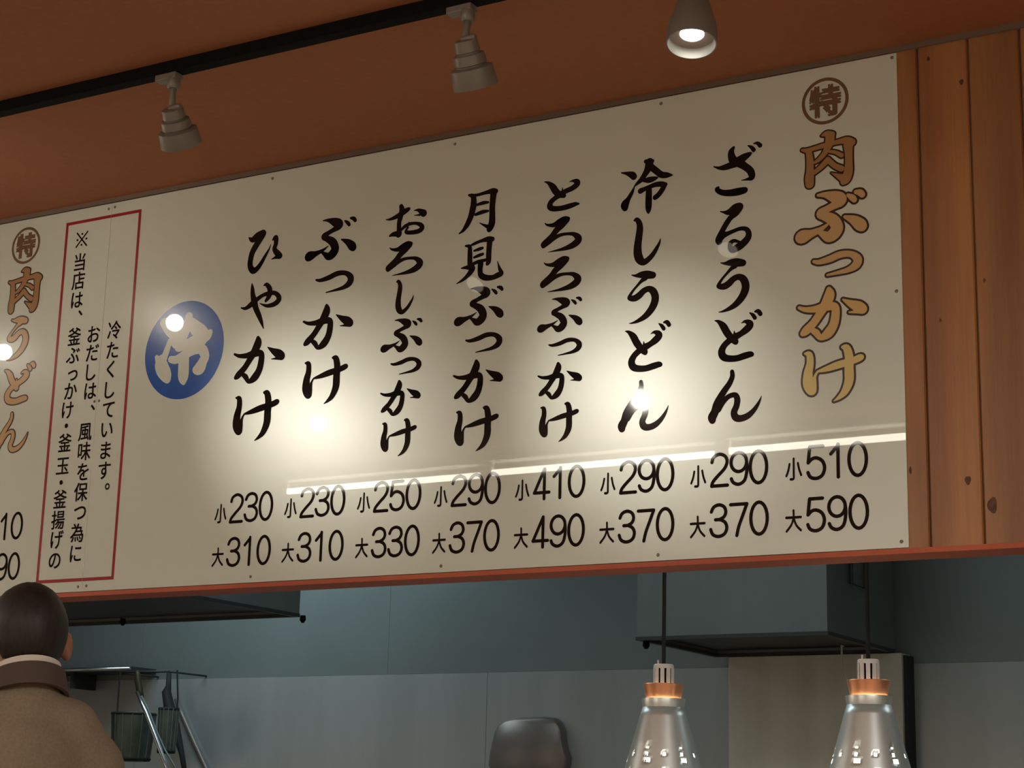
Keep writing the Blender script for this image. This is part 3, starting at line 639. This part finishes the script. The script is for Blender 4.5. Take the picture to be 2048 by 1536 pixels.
# ------------------------------------------------------------------ kitchen hoods
def hood(name, label, x0, x1, y0, y1, z, ztop, extra=None):
    t = thing(name, label, 'hood', ((x0+x1)/2, (y0+y1)/2, z))
    bm = bmesh.new()
    th = .012
    bx(bm, (x0, y0, z), (x1, y0+th, ztop)); bx(bm, (x0, y1-th, z), (x1, y1, ztop))
    bx(bm, (x0, y0+th, z), (x0+th, y1-th, ztop)); bx(bm, (x1-th, y0+th, z), (x1, y1-th, ztop))
    from_bm('canopy', bm, M['hoodsteel'], t)
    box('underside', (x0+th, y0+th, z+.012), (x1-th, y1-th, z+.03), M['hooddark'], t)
    bm = bmesh.new(); e = .018
    bx(bm, (x0-.004, y0-.004, z-.014), (x1+.004, y0+e, z)); bx(bm, (x0-.004, y1-e, z-.014), (x1+.004, y1, z))
    bx(bm, (x0-.004, y0+e, z-.014), (x0+e, y1-e, z)); bx(bm, (x1-e, y0+e, z-.014), (x1+.004, y1-e, z))
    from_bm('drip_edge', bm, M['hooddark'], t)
    return t
h1 = hood('extractor_hood', 'boxy grey steel extractor hood hanging behind the two heat lamps', -3.19, -2.415, 2.38, 3.12, 1.955, 2.9)
c = P(1281, 1287, 2.42); V, Fc = lathe([(.012, 0), (.014, .02), (.006, .032)], (-3.165, 2.41, 1.943), (0, 0, -1), 12); link_mesh('drain_knob', V, Fc, M['black'], h1)
# latch bracket on the right side of the hood
V, Fc = tube([(-2.40, 2.60, 2.62), (-2.40, 2.60, 2.155), (-2.40, 2.76, 2.155), (-2.40, 2.76, 2.62)], .008, 8); link_mesh('side_bracket', V, Fc, M['hooddark'], h1)
hl = []
for px, py in ((330, 1188), (635, 1226)): hl.append(PZ(px, py, 2.06))
y0, y1 = hl[0].y, hl[1].y; xr = (hl[0].x+hl[1].x)/2
h2 = hood('extractor_hood', 'dark bottomed extractor hood at the left, just under the board and beside the person', -7.4, xr, y0, y1, 2.06, 2.9)
for px, py in ((606, 1232), (246, 1238)):
    q = PZ(px, py, 2.045); V, Fc = lathe([(.011, 0), (.013, .018), (.005, .03)], (q.x, min(q.y, y1-.02), 2.047), (0, 0, -1), 12); link_mesh('drain_knob', V, Fc, M['black'], h2)
# steel duct box under the right hood
d1 = P(1457, 1400, 3.08); d2 = P(1805, 1400, 3.08)
du = thing('steel_cabinet', 'flat fronted steel cabinet below the right hood, behind the heat lamps', 'cabinet', ((d1.x+d2.x)/2, 3.13, 0))
bm = bmesh.new(); bx(bm, (d1.x, 3.08, .0), (d2.x, 3.188, 1.938), .003); from_bm('body', bm, M['cabsteel'], du)
box('side_channel', (d2.x+.001, 3.10, 0), (d2.x+.014, 3.188, 1.93), M['gap'], du)
# thin pale hose from the hood
pts = [P(a_, b_, 2.95) for a_, b_ in ((1687, 1270), (1683, 1290), (1684, 1325), (1690, 1350), (1700, 1380), (1702, 1420), (1700, 1480), (1700, 1600))]
pts[0].z = 1.955
V, Fc = tube([Vector(p) for p in pts], .0045, 8); tag(link_mesh('hose', V, Fc, M['slots'], None, True), 'thin pale hose hanging from the right hood behind the heat lamp', 'hose')

# ------------------------------------------------------------------ pass counter and heat lamps
ct = thing('pass_counter', 'steel topped serving counter under the opening', 'counter', (-3, .35, 0))
box('worktop', (XL+.02, -.25, .96), (XR-.02, .75, 1.0), M['brushed'], ct, .004); box('body', (XL+.04, -.15, .0), (XR-.04, .68, .959), M['plaster'], ct)
def heat_lamp(px, label):
    xc = P(px, 1400, .35).x; y = .35
    zt = P(px, 1328 if px < 1500 else 1318, .35).z
    t = thing('heat_lamp', label, 'lamp', (xc, y, 2.9), 'perforated heat lamps over the serving counter')
    top = zt
    V, Fc = tube([(xc-.002, y, 2.9), (xc-.003, y, 2.5), (xc+.001, y, 2.2), (xc, y, top-.002)], .0052, 10); link_mesh('cord', V, Fc, M['cord'], t, True)
    V, Fc = lathe([(.045, 0), (.045, .02), (.012, .03)], (xc, y, 2.9), (0, 0, -1), 24); link_mesh('ceiling_rose', V, Fc, M['slots'], t)
    # slotted socket: top cap, ribs, dark core
    n = 10; r = .0265; bm = bmesh.new()
    for V, Fc in (lathe([(.006, 0), (.024, .001), (r, .004), (r, .012)], (xc, y, top), (0, 0, -1), 40), lathe([(r, .050), (r, .060)], (xc, y, top), (0, 0, -1), 40)):
        vs = [bm.verts.new(v) for v in V]; [bm.faces.new([vs[i] for i in f]) for f in Fc]
    for k_ in range(n):
        a0 = 2*PI*k_/n; hw = .0052
        ca, sa = math.cos(a0), math.sin(a0)
        q = []
        for rr in (r-.003, r):
            for s in (-hw, hw):
                for zz in (top-.010, top-.052): q.append(bm.verts.new((xc+ca*rr-sa*s, y+sa*rr+ca*s, zz)))
        for f in ((0,1,3,2), (4,6,7,5), (0,4,5,1), (2,3,7,6)): bm.faces.new([q[i] for i in f])
    from_bm('socket_cage', bm, M['slots'], t)
    V, Fc = lathe([(.018, .008), (.018, .056)], (xc, y, top), (0, 0, -1), 20); link_mesh('socket', V, Fc, M['black'], t)
    V, Fc = tube([(xc-.014, y-.004, top-.003), (xc-.014, y-.004, top+.010)], .0022, 8); link_mesh('pin', V, Fc, M['slots'], t)
    # copper funnel and steel ring
    V, Fc = lathe([(.030, .052), (.052, .052), (.053, .053), (.046, .086), (.044, .095)], (xc, y, top), (0, 0, -1), 48, caps=False)
    smooth_angle(link_mesh('copper_collar', V, Fc, M['copper'], t), 40)['label'] = 'shiny copper collar'
    V, Fc = lathe([(.0562, .094), (.0570, .090), (.0575, .092), (.0535, .113)], (xc, y, top), (0, 0, -1), 48, caps=False)
    smooth_angle(link_mesh('ring', V, Fc, M['steel'], t), 40)
    # perforated cone
    seg = 72
    def rad(h): return .0530+(h-.112)*.285
    hs = [.112, .135, .165, .195, .2145, .219, .2285, .2375, .2425, .2535, .262, .275, .279, .292, .330]
    prof = [(rad(h), h) for h in hs]+[(.126, .350), (.144, .385), (.146, .392)]
    def sk(j, kk):
        if j == 4: return kk % 12 == 0 
        if j == 6: return kk % 6 == 0
        if j == 8: return kk % 12 in (0, 11) and True
        if j == 11: return kk % 12 == 6
        return False
    V, Fc = lathe(prof, (xc, y, top), (0, 0, -1), seg, caps=False, skip=sk)
    sh = smooth_angle(link_mesh('perforated_shade', V, Fc, M['steel'], t), 40)
    md = sh.modifiers.new('s', 'SOLIDIFY'); md.thickness = .0012; md.offset = 1
    bm = bmesh.new(); bmesh.ops.create_uvsphere(bm, u_segments=24, v_segments=14, radius=.045)
    bmesh.ops.translate(bm, vec=(xc, y, top-.275), verts=bm.verts); from_bm('bulb', bm, M['bulb'], t, True)
    l = bpy.data.lights.new('heat_bulb', 'POINT'); l.energy = 1.6; l.color = (1, .8, .55); l.shadow_soft_size = .02
    o = bpy.data.objects.new('heat_bulb', l); C.objects.link(o); o.location = (xc, y, top-.20)
    return t
heat_lamp(1327, 'perforated steel heat lamp with copper collar, the left one of two')
heat_lamp(1738, 'perforated steel heat lamp with copper collar, the right one of two, below the wooden planks')

# ------------------------------------------------------------------ things on the kitchen wall
# dark rounded plate added on the steel wall where a reflection darkens it
def rounded_shape(cx_px, pts, Y0, Y1, m, name, parent):
    front = [P(a_, b_, Y0) for a_, b_ in pts]; V = []; n = len(front); cc = sum((Vector((p.x, 0, p.z)) for p in front), Vector())/n
    for (f, Y) in ((.93, Y0), (1, Y0+.012), (1, Y1)):
        for p in front: V.append((cc.x+(p.x-cc.x)*f, Y, cc.z+(p.z-cc.z)*f))
    Fc = [tuple(range(n)), tuple(reversed(range(2*n, 3*n)))]
    for j in range(2):
        for k_ in range(n): Fc.append((j*n+k_, (j+1)*n+k_, (j+1)*n+(k_+1) % n, j*n+(k_+1) % n))
    o = link_mesh(name, V, Fc, m, parent); bm = bmesh.new(); bm.from_mesh(o.data); bmesh.ops.recalc_face_normals(bm, faces=bm.faces); bm.to_mesh(o.data); bm.free()
    return smooth_angle(o, 50)
refl = thing('reflection_shape', 'dark brown rounded square shape on the brushed steel wall, standing in for a reflection', 'reflection_shape', tuple(P(1055, 1536, 3.16)))
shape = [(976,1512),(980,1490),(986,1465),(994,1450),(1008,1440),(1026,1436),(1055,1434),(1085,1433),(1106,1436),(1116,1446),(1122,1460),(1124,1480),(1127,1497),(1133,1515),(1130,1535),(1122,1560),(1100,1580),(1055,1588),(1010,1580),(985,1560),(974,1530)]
rounded_shape(1055, shape, 3.14, 3.188, M['brownsteel'], 'body', refl)
# shelf with glinting edge
YS = 3.0
s0 = P(345, 1346, YS); zsf = P(150, 1340, YS).z
shf = thing('wall_shelf', 'dark steel wall shelf with glinting front edge behind the person', 'shelf', (-5.6, 3.1, zsf))
xe = P(262, 1336, YS).x
box('board', (-7.2, YS, zsf-.012), (xe, 3.188, zsf+.012), M['hooddark'], shf, .002)
V, Fc = tube([(-7.2, YS-.008, zsf), (xe, YS-.008, zsf)], .009, 12); link_mesh('edge_rail', V, Fc, M['rod'], shf, True)
for px in (60, 140):
    q = P(px, 1337, YS); box('bracket', (q.x-.01, YS+.02, zsf-.09), (q.x+.01, 3.188, zsf-.012), M['hooddark'], shf)
# hanging utensils
YR = 2.90
rail = thing('utensil_rail', 'thin dark rail carrying the strainers and baskets', 'rail', tuple(P(290, 1345, YR)))
qa, qb = P(235, 1345, YR), P(338, 1343, YR)
V, Fc = tube([(qa.x, YR, qa.z), (qb.x, YR, qa.z)], .006, 10); link_mesh('bar', V, Fc, M['hooddark'], rail, True)
for xx in (qa.x+.01, qb.x-.01): V, Fc = tube([(xx, YR, qa.z), (xx, 3.192, qa.z)], .005, 8); link_mesh('post', V, Fc, M['hooddark'], rail, True)
def px_tube(pts, Y, r, seg=8):
    return tube([P(a_, b_, Y) for a_, b_ in pts], r, seg)
lad = thing('strainer', 'noodle strainer with olive grip and bright steel rod, hanging over the grey mesh basket', 'strainer', tuple(P(275, 1345, YR)))
V, Fc = px_tube([(275, 1340), (275, 1348), (276, 1362), (280, 1384), (284, 1398)], YR-.02, [.008, .015, .017, .016, .010], 12); link_mesh('grip', V, Fc, M['handle'], lad, True)['label'] = 'olive and black grip'
V, Fc = px_tube([(274, 1384), (292, 1425), (310, 1472), (328, 1520), (345, 1570)], YR-.13, [.008, .011, .011, .010, .009], 10); link_mesh('rod', V, Fc, M['rod'], lad, True)['label'] = 'bright steel rod'
V, Fc = px_tube([(283, 1392), (297, 1420), (312, 1460), (330, 1500), (348, 1530), (360, 1560)], YR-.10, .005); link_mesh('thin_rod', V, Fc, M['hoodsteel'], lad, True)
def basket(label, px, pyt, r, hgt, hook):
    q = P(px, pyt, YR); t = thing('noodle_basket', label, 'basket', (q.x, q.y, q.z-hgt))
    V, Fc = lathe([(r, 0), (r*1.0, .02), (r*.93, hgt*.6), (r*.84, hgt), (r*.5, hgt+.012)], q, (0, 0, -1), 28, caps=False)
    Fc.append(tuple(range(4*28, 5*28))); smooth_angle(link_mesh('mesh_cup', V, Fc, M['basket'], t), 50)
    V, Fc = lathe([(r*1.0, -.006), (r*1.04, 0), (r*1.0, .008), (r*.96, 0), (r*1.0, -.006)], q, (0, 0, -1), 28, caps=False); link_mesh('rim', V, Fc, M['hooddark'], t, True)
    V, Fc = lathe([(r*.84, hgt-.010), (r*.90, hgt), (r*.84, hgt+.010), (r*.80, hgt), (r*.84, hgt-.010)], q, (0, 0, -1), 28, caps=False); link_mesh('base_ring', V, Fc, M['gap'], t, True)
    for k_ in range(14):
        a0 = 2*PI*k_/14; V, Fc = tube([q+Vector((math.cos(a0)*r*1.005, math.sin(a0)*r*1.005, 0)), q+Vector((math.cos(a0)*r*.85, math.sin(a0)*r*.85, -hgt))], .0025, 6)
        link_mesh('wire', V, Fc, M['hoodsteel'], t)
    V, Fc = tube([q+Vector((hook*r, 0, -.004)), q+Vector((hook*r*1.02, 0, .05)), Vector((q.x+hook*r*.9, YR-.012, qa.z+.004))], .004, 8); link_mesh('hook', V, Fc, M['gap'], t)
basket('wide grey green mesh noodle basket hanging nearest the person', 268, 1428, .108, .215, -1)
basket('narrower dark mesh noodle basket partly behind the bright steel rod', 338, 1418, .050, .20, 1)
pol = thing('paddle', 'dark wooden paddle leaning on the steel wall right of the baskets', 'paddle', tuple(P(336, 1350, 3.1)))
V, Fc = px_tube([(338, 1346), (337, 1372), (333, 1384), (338, 1412), (350, 1450), (364, 1510), (372, 1560)], 3.10, [.012, .014, .024, .028, .024, .014, .012], 10); link_mesh('blade', V, Fc, M['gap'], pol, True)
po2 = thing('pole', 'slim grey pole leaning at an angle on the steel wall', 'pole', tuple(P(412, 1536, 3.05)))
V, Fc = px_tube([(352, 1398), (368, 1438), (390, 1488), (412, 1536), (440, 1590)], 3.178, .0115, 10); link_mesh('shaft', V, Fc, M['brownsteel'], po2, True)

# ------------------------------------------------------------------ the person
hd = CAM + ray(54, 1265)*3.8           # centre of the skull
fwd = Vector((-.86, .51, 0)).normalized(); rgt = Vector((fwd.y, -fwd.x, 0))
HB = Matrix((( rgt.x, fwd.x, 0), (rgt.y, fwd.y, 0), (0, 0, 1)))
foot = Vector((hd.x, hd.y, 0)); HZ = hd.z
pr_ = thing('person', 'person seen from behind with short black hair, beige jacket and white shirt collar', 'person', tuple(foot))
def W(x, y, z): return foot + HB @ Vector((x, y, 0)) + Vector((0, 0, z))
def ell(bm, c, r, tilt=None):
    q = bmesh.ops.create_uvsphere(bm, u_segments=24, v_segments=16, radius=1)['verts']
    for v in q:
        l = Vector((v.co.x*r[0], v.co.y*r[1], v.co.z*r[2]))
        if tilt: l = tilt @ l
        v.co = W(c[0]+l.x, c[1]+l.y, c[2]+l.z)
def limb(bm, pts, rs, flat=1):
    n = 16
    P_ = [Vector(p) for p in pts]
    V, Fc = tube(P_, list(rs), n)
    vs = [bm.verts.new(W(*v)) for v in V]; [bm.faces.new([vs[i] for i in f]) for f in Fc]
    for p, r in zip(P_, rs): ell(bm, p, (r, r, r))
def remeshed(name, bm, vox, m, parent, smooth=6, disp=None):
    o = from_bm(name, bm, m, None)
    a = o.modifiers.new('r', 'REMESH'); a.mode = 'VOXEL'; a.voxel_size = vox
    b = o.modifiers.new('s', 'SMOOTH'); b.factor = .5; b.iterations = smooth
    bpy.context.view_layer.update()
    me = bpy.data.meshes.new_from_object(o.evaluated_get(bpy.context.evaluated_depsgraph_get()))
    o.modifiers.clear(); o.data = me; o.data.name = name
    if not me.materials: me.materials.append(m)
    if disp:
        nn = [v.normal.copy() for v in me.vertices]
        for v, n_ in zip(me.vertices, nn): v.co += n_*disp(v.co)
    for p in me.polygons: p.use_smooth = True
    o.parent = parent; o.matrix_parent_inverse = parent.matrix_world.inverted(); return o
SH = HZ-.215                            # shoulder line
bm = bmesh.new()
ell(bm, (0, 0, HZ), (.074, .094, .092)); ell(bm, (0, .045, HZ-.06), (.058, .055, .065)); ell(bm, (0, .07, HZ-.095), (.03, .028, .025))
ell(bm, (0, .1, HZ-.045), (.012, .018, .022)); ell(bm, (0, .09, HZ-.078), (.024, .012, .008))
for s in (-1, 1):
    ell(bm, (s*.084, -.012, HZ-.026), (.011, .020, .033)); ell(bm, (s*.032, .082, HZ-.022), (.014, .012, .010))
limb(bm, [(0, -.022, HZ-.05), (0, -.03, HZ-.10), (0, -.03, HZ-.17)], [.058, .058, .066])
limb(bm, [(0, -.02, SH-.05), (0, -.01, SH-.25), (0, 0, SH-.48)], [.12, .13, .13])
for s in (-1, 1):
    limb(bm, [(s*.05, -.02, SH+.0), (s*.14, -.02, SH-.05)], [.06, .055])
    limb(bm, [(s*.15, -.02, SH-.06), (s*.20, -.01, SH-.32), (s*.215, .08, SH-.56)], [.055, .042, .030])
    ell(bm, (s*.212, .10, SH-.61), (.018, .042, .048))
    for k_ in range(4):
        yy = .07+k_*.02; ln = (.06, .072, .07, .055)[3-k_]
        limb(bm, [(s*.212, yy, SH-.645), (s*.208, yy+.004, SH-.665-ln*.4), (s*.198, yy+.012, SH-.66-ln)], [.010, .009, .0075])
    limb(bm, [(s*.205, .13, SH-.60), (s*.200, .155, SH-.635), (s*.196, .16, SH-.665)], [.012, .010, .008])
    limb(bm, [(s*.095, 0, SH-.52), (s*.10, .01, SH-.93), (s*.10, -.01, .09)], [.095, .060, .042])
    ell(bm, (s*.10, .05, .045), (.042, .12, .04))
body = remeshed('body', bm, .008, M['skin'], pr_, 4)
# hair cap: slightly larger than the skull, cut at the nape and round the ears
bm = bmesh.new(); q = bmesh.ops.create_uvsphere(bm, u_segments=40, v_segments=28, radius=1)['verts']
for v in q:
    x, y, z = v.co
    lim = -.66 if y < -.1 else (-.66+.75*min(1, (y+.1)*1.8))
    if y < .35 and y > -.25 and abs(x) > .6: lim = max(lim, -.22)
    zz = max(z, lim)
    s = 1 if z >= lim else .90
    n_ = noise.noise(Vector((x*9, y*9, z*5)))*.018
    v.co = W(x*.0800*s*(1+n_), (y*.105)*s*(1+n_)-.003, HZ+.003+zz*.101*(1+n_))
from_bm('hair', bm, M['hair'], pr_, True)
# shirt collar, dark inner collar, jacket, trousers, shoes
def collar(name, z0, z1, r0, r1, m, tilt=.16, cy=-.03):
    V = []; seg = 40
    for (r, z) in ((r0, z0), (r1, z1), (r1-.006, z1), (r0-.008, z0)):
        for k_ in range(seg):
            a0 = 2*PI*k_/seg; yy = math.sin(a0)*r*1.02; V.append(W(math.cos(a0)*r, cy+yy, z-(yy)*tilt*2.2))
    Fc = [((j % 4)*seg+k_, (j % 4)*seg+(k_+1) % seg, ((j+1) % 4)*seg+(k_+1) % seg, ((j+1) % 4)*seg+k_) for j in range(4) for k_ in range(seg)]
    return smooth_angle(link_mesh(name, V, Fc, m, pr_), 60)
collar('shirt_collar', HZ-.110, HZ-.076, .070, .067, M['shirt'])['label'] = 'white shirt collar'
collar('jacket_collar', HZ-.140, HZ-.092, .088, .077, M['collar'])['label'] = 'dark brown jacket collar'
bm = bmesh.new()
limb(bm, [(0, -.03, SH+.078), (0, -.03, SH+.04), (0, -.025, SH-.05), (0, -.015, SH-.25), (0, 0, SH-.50)], [.070, .082, .125, .145, .15])
for s in (-1, 1):
    limb(bm, [(s*.03, -.03, SH+.040), (s*.085, -.03, SH+.010), (s*.145, -.025, SH-.050)], [.070, .076, .070])
    limb(bm, [(s*.10, -.015, SH-.15), (s*.09, 0, SH-.48)], [.12, .12])
    limb(bm, [(s*.150, -.02, SH-.055), (s*.20, -.01, SH-.32), (s*.21, .07, SH-.555)], [.070, .062, .048])
def wrinkle(co):
    return .009*noise.noise(Vector((co.x*13, co.y*13, co.z*4)))+.004*math.sin(co.z*30+8*noise.noise(co*5))*max(0, noise.noise(co*6))
remeshed('jacket', bm, .010, M['jacket'], pr_, 8, wrinkle)
bm = bmesh.new(); limb(bm, [(0, 0, SH-.46), (0, 0, SH-.53)], [.135, .14])
for s in (-1, 1): limb(bm, [(s*.085, 0, SH-.52), (s*.10, .012, SH-.93), (s*.10, -.005, .10)], [.108, .078, .066])
remeshed('trousers', bm, .014, M['trouser'], pr_, 5)
for s in (-1, 1):
    bm = bmesh.new(); ell(bm, (s*.10, .055, .045), (.050, .14, .045)); 
    for v in bm.verts: v.co.z = max(v.co.z, .002)
    from_bm('shoe', bm, M['shoe'], pr_, True)
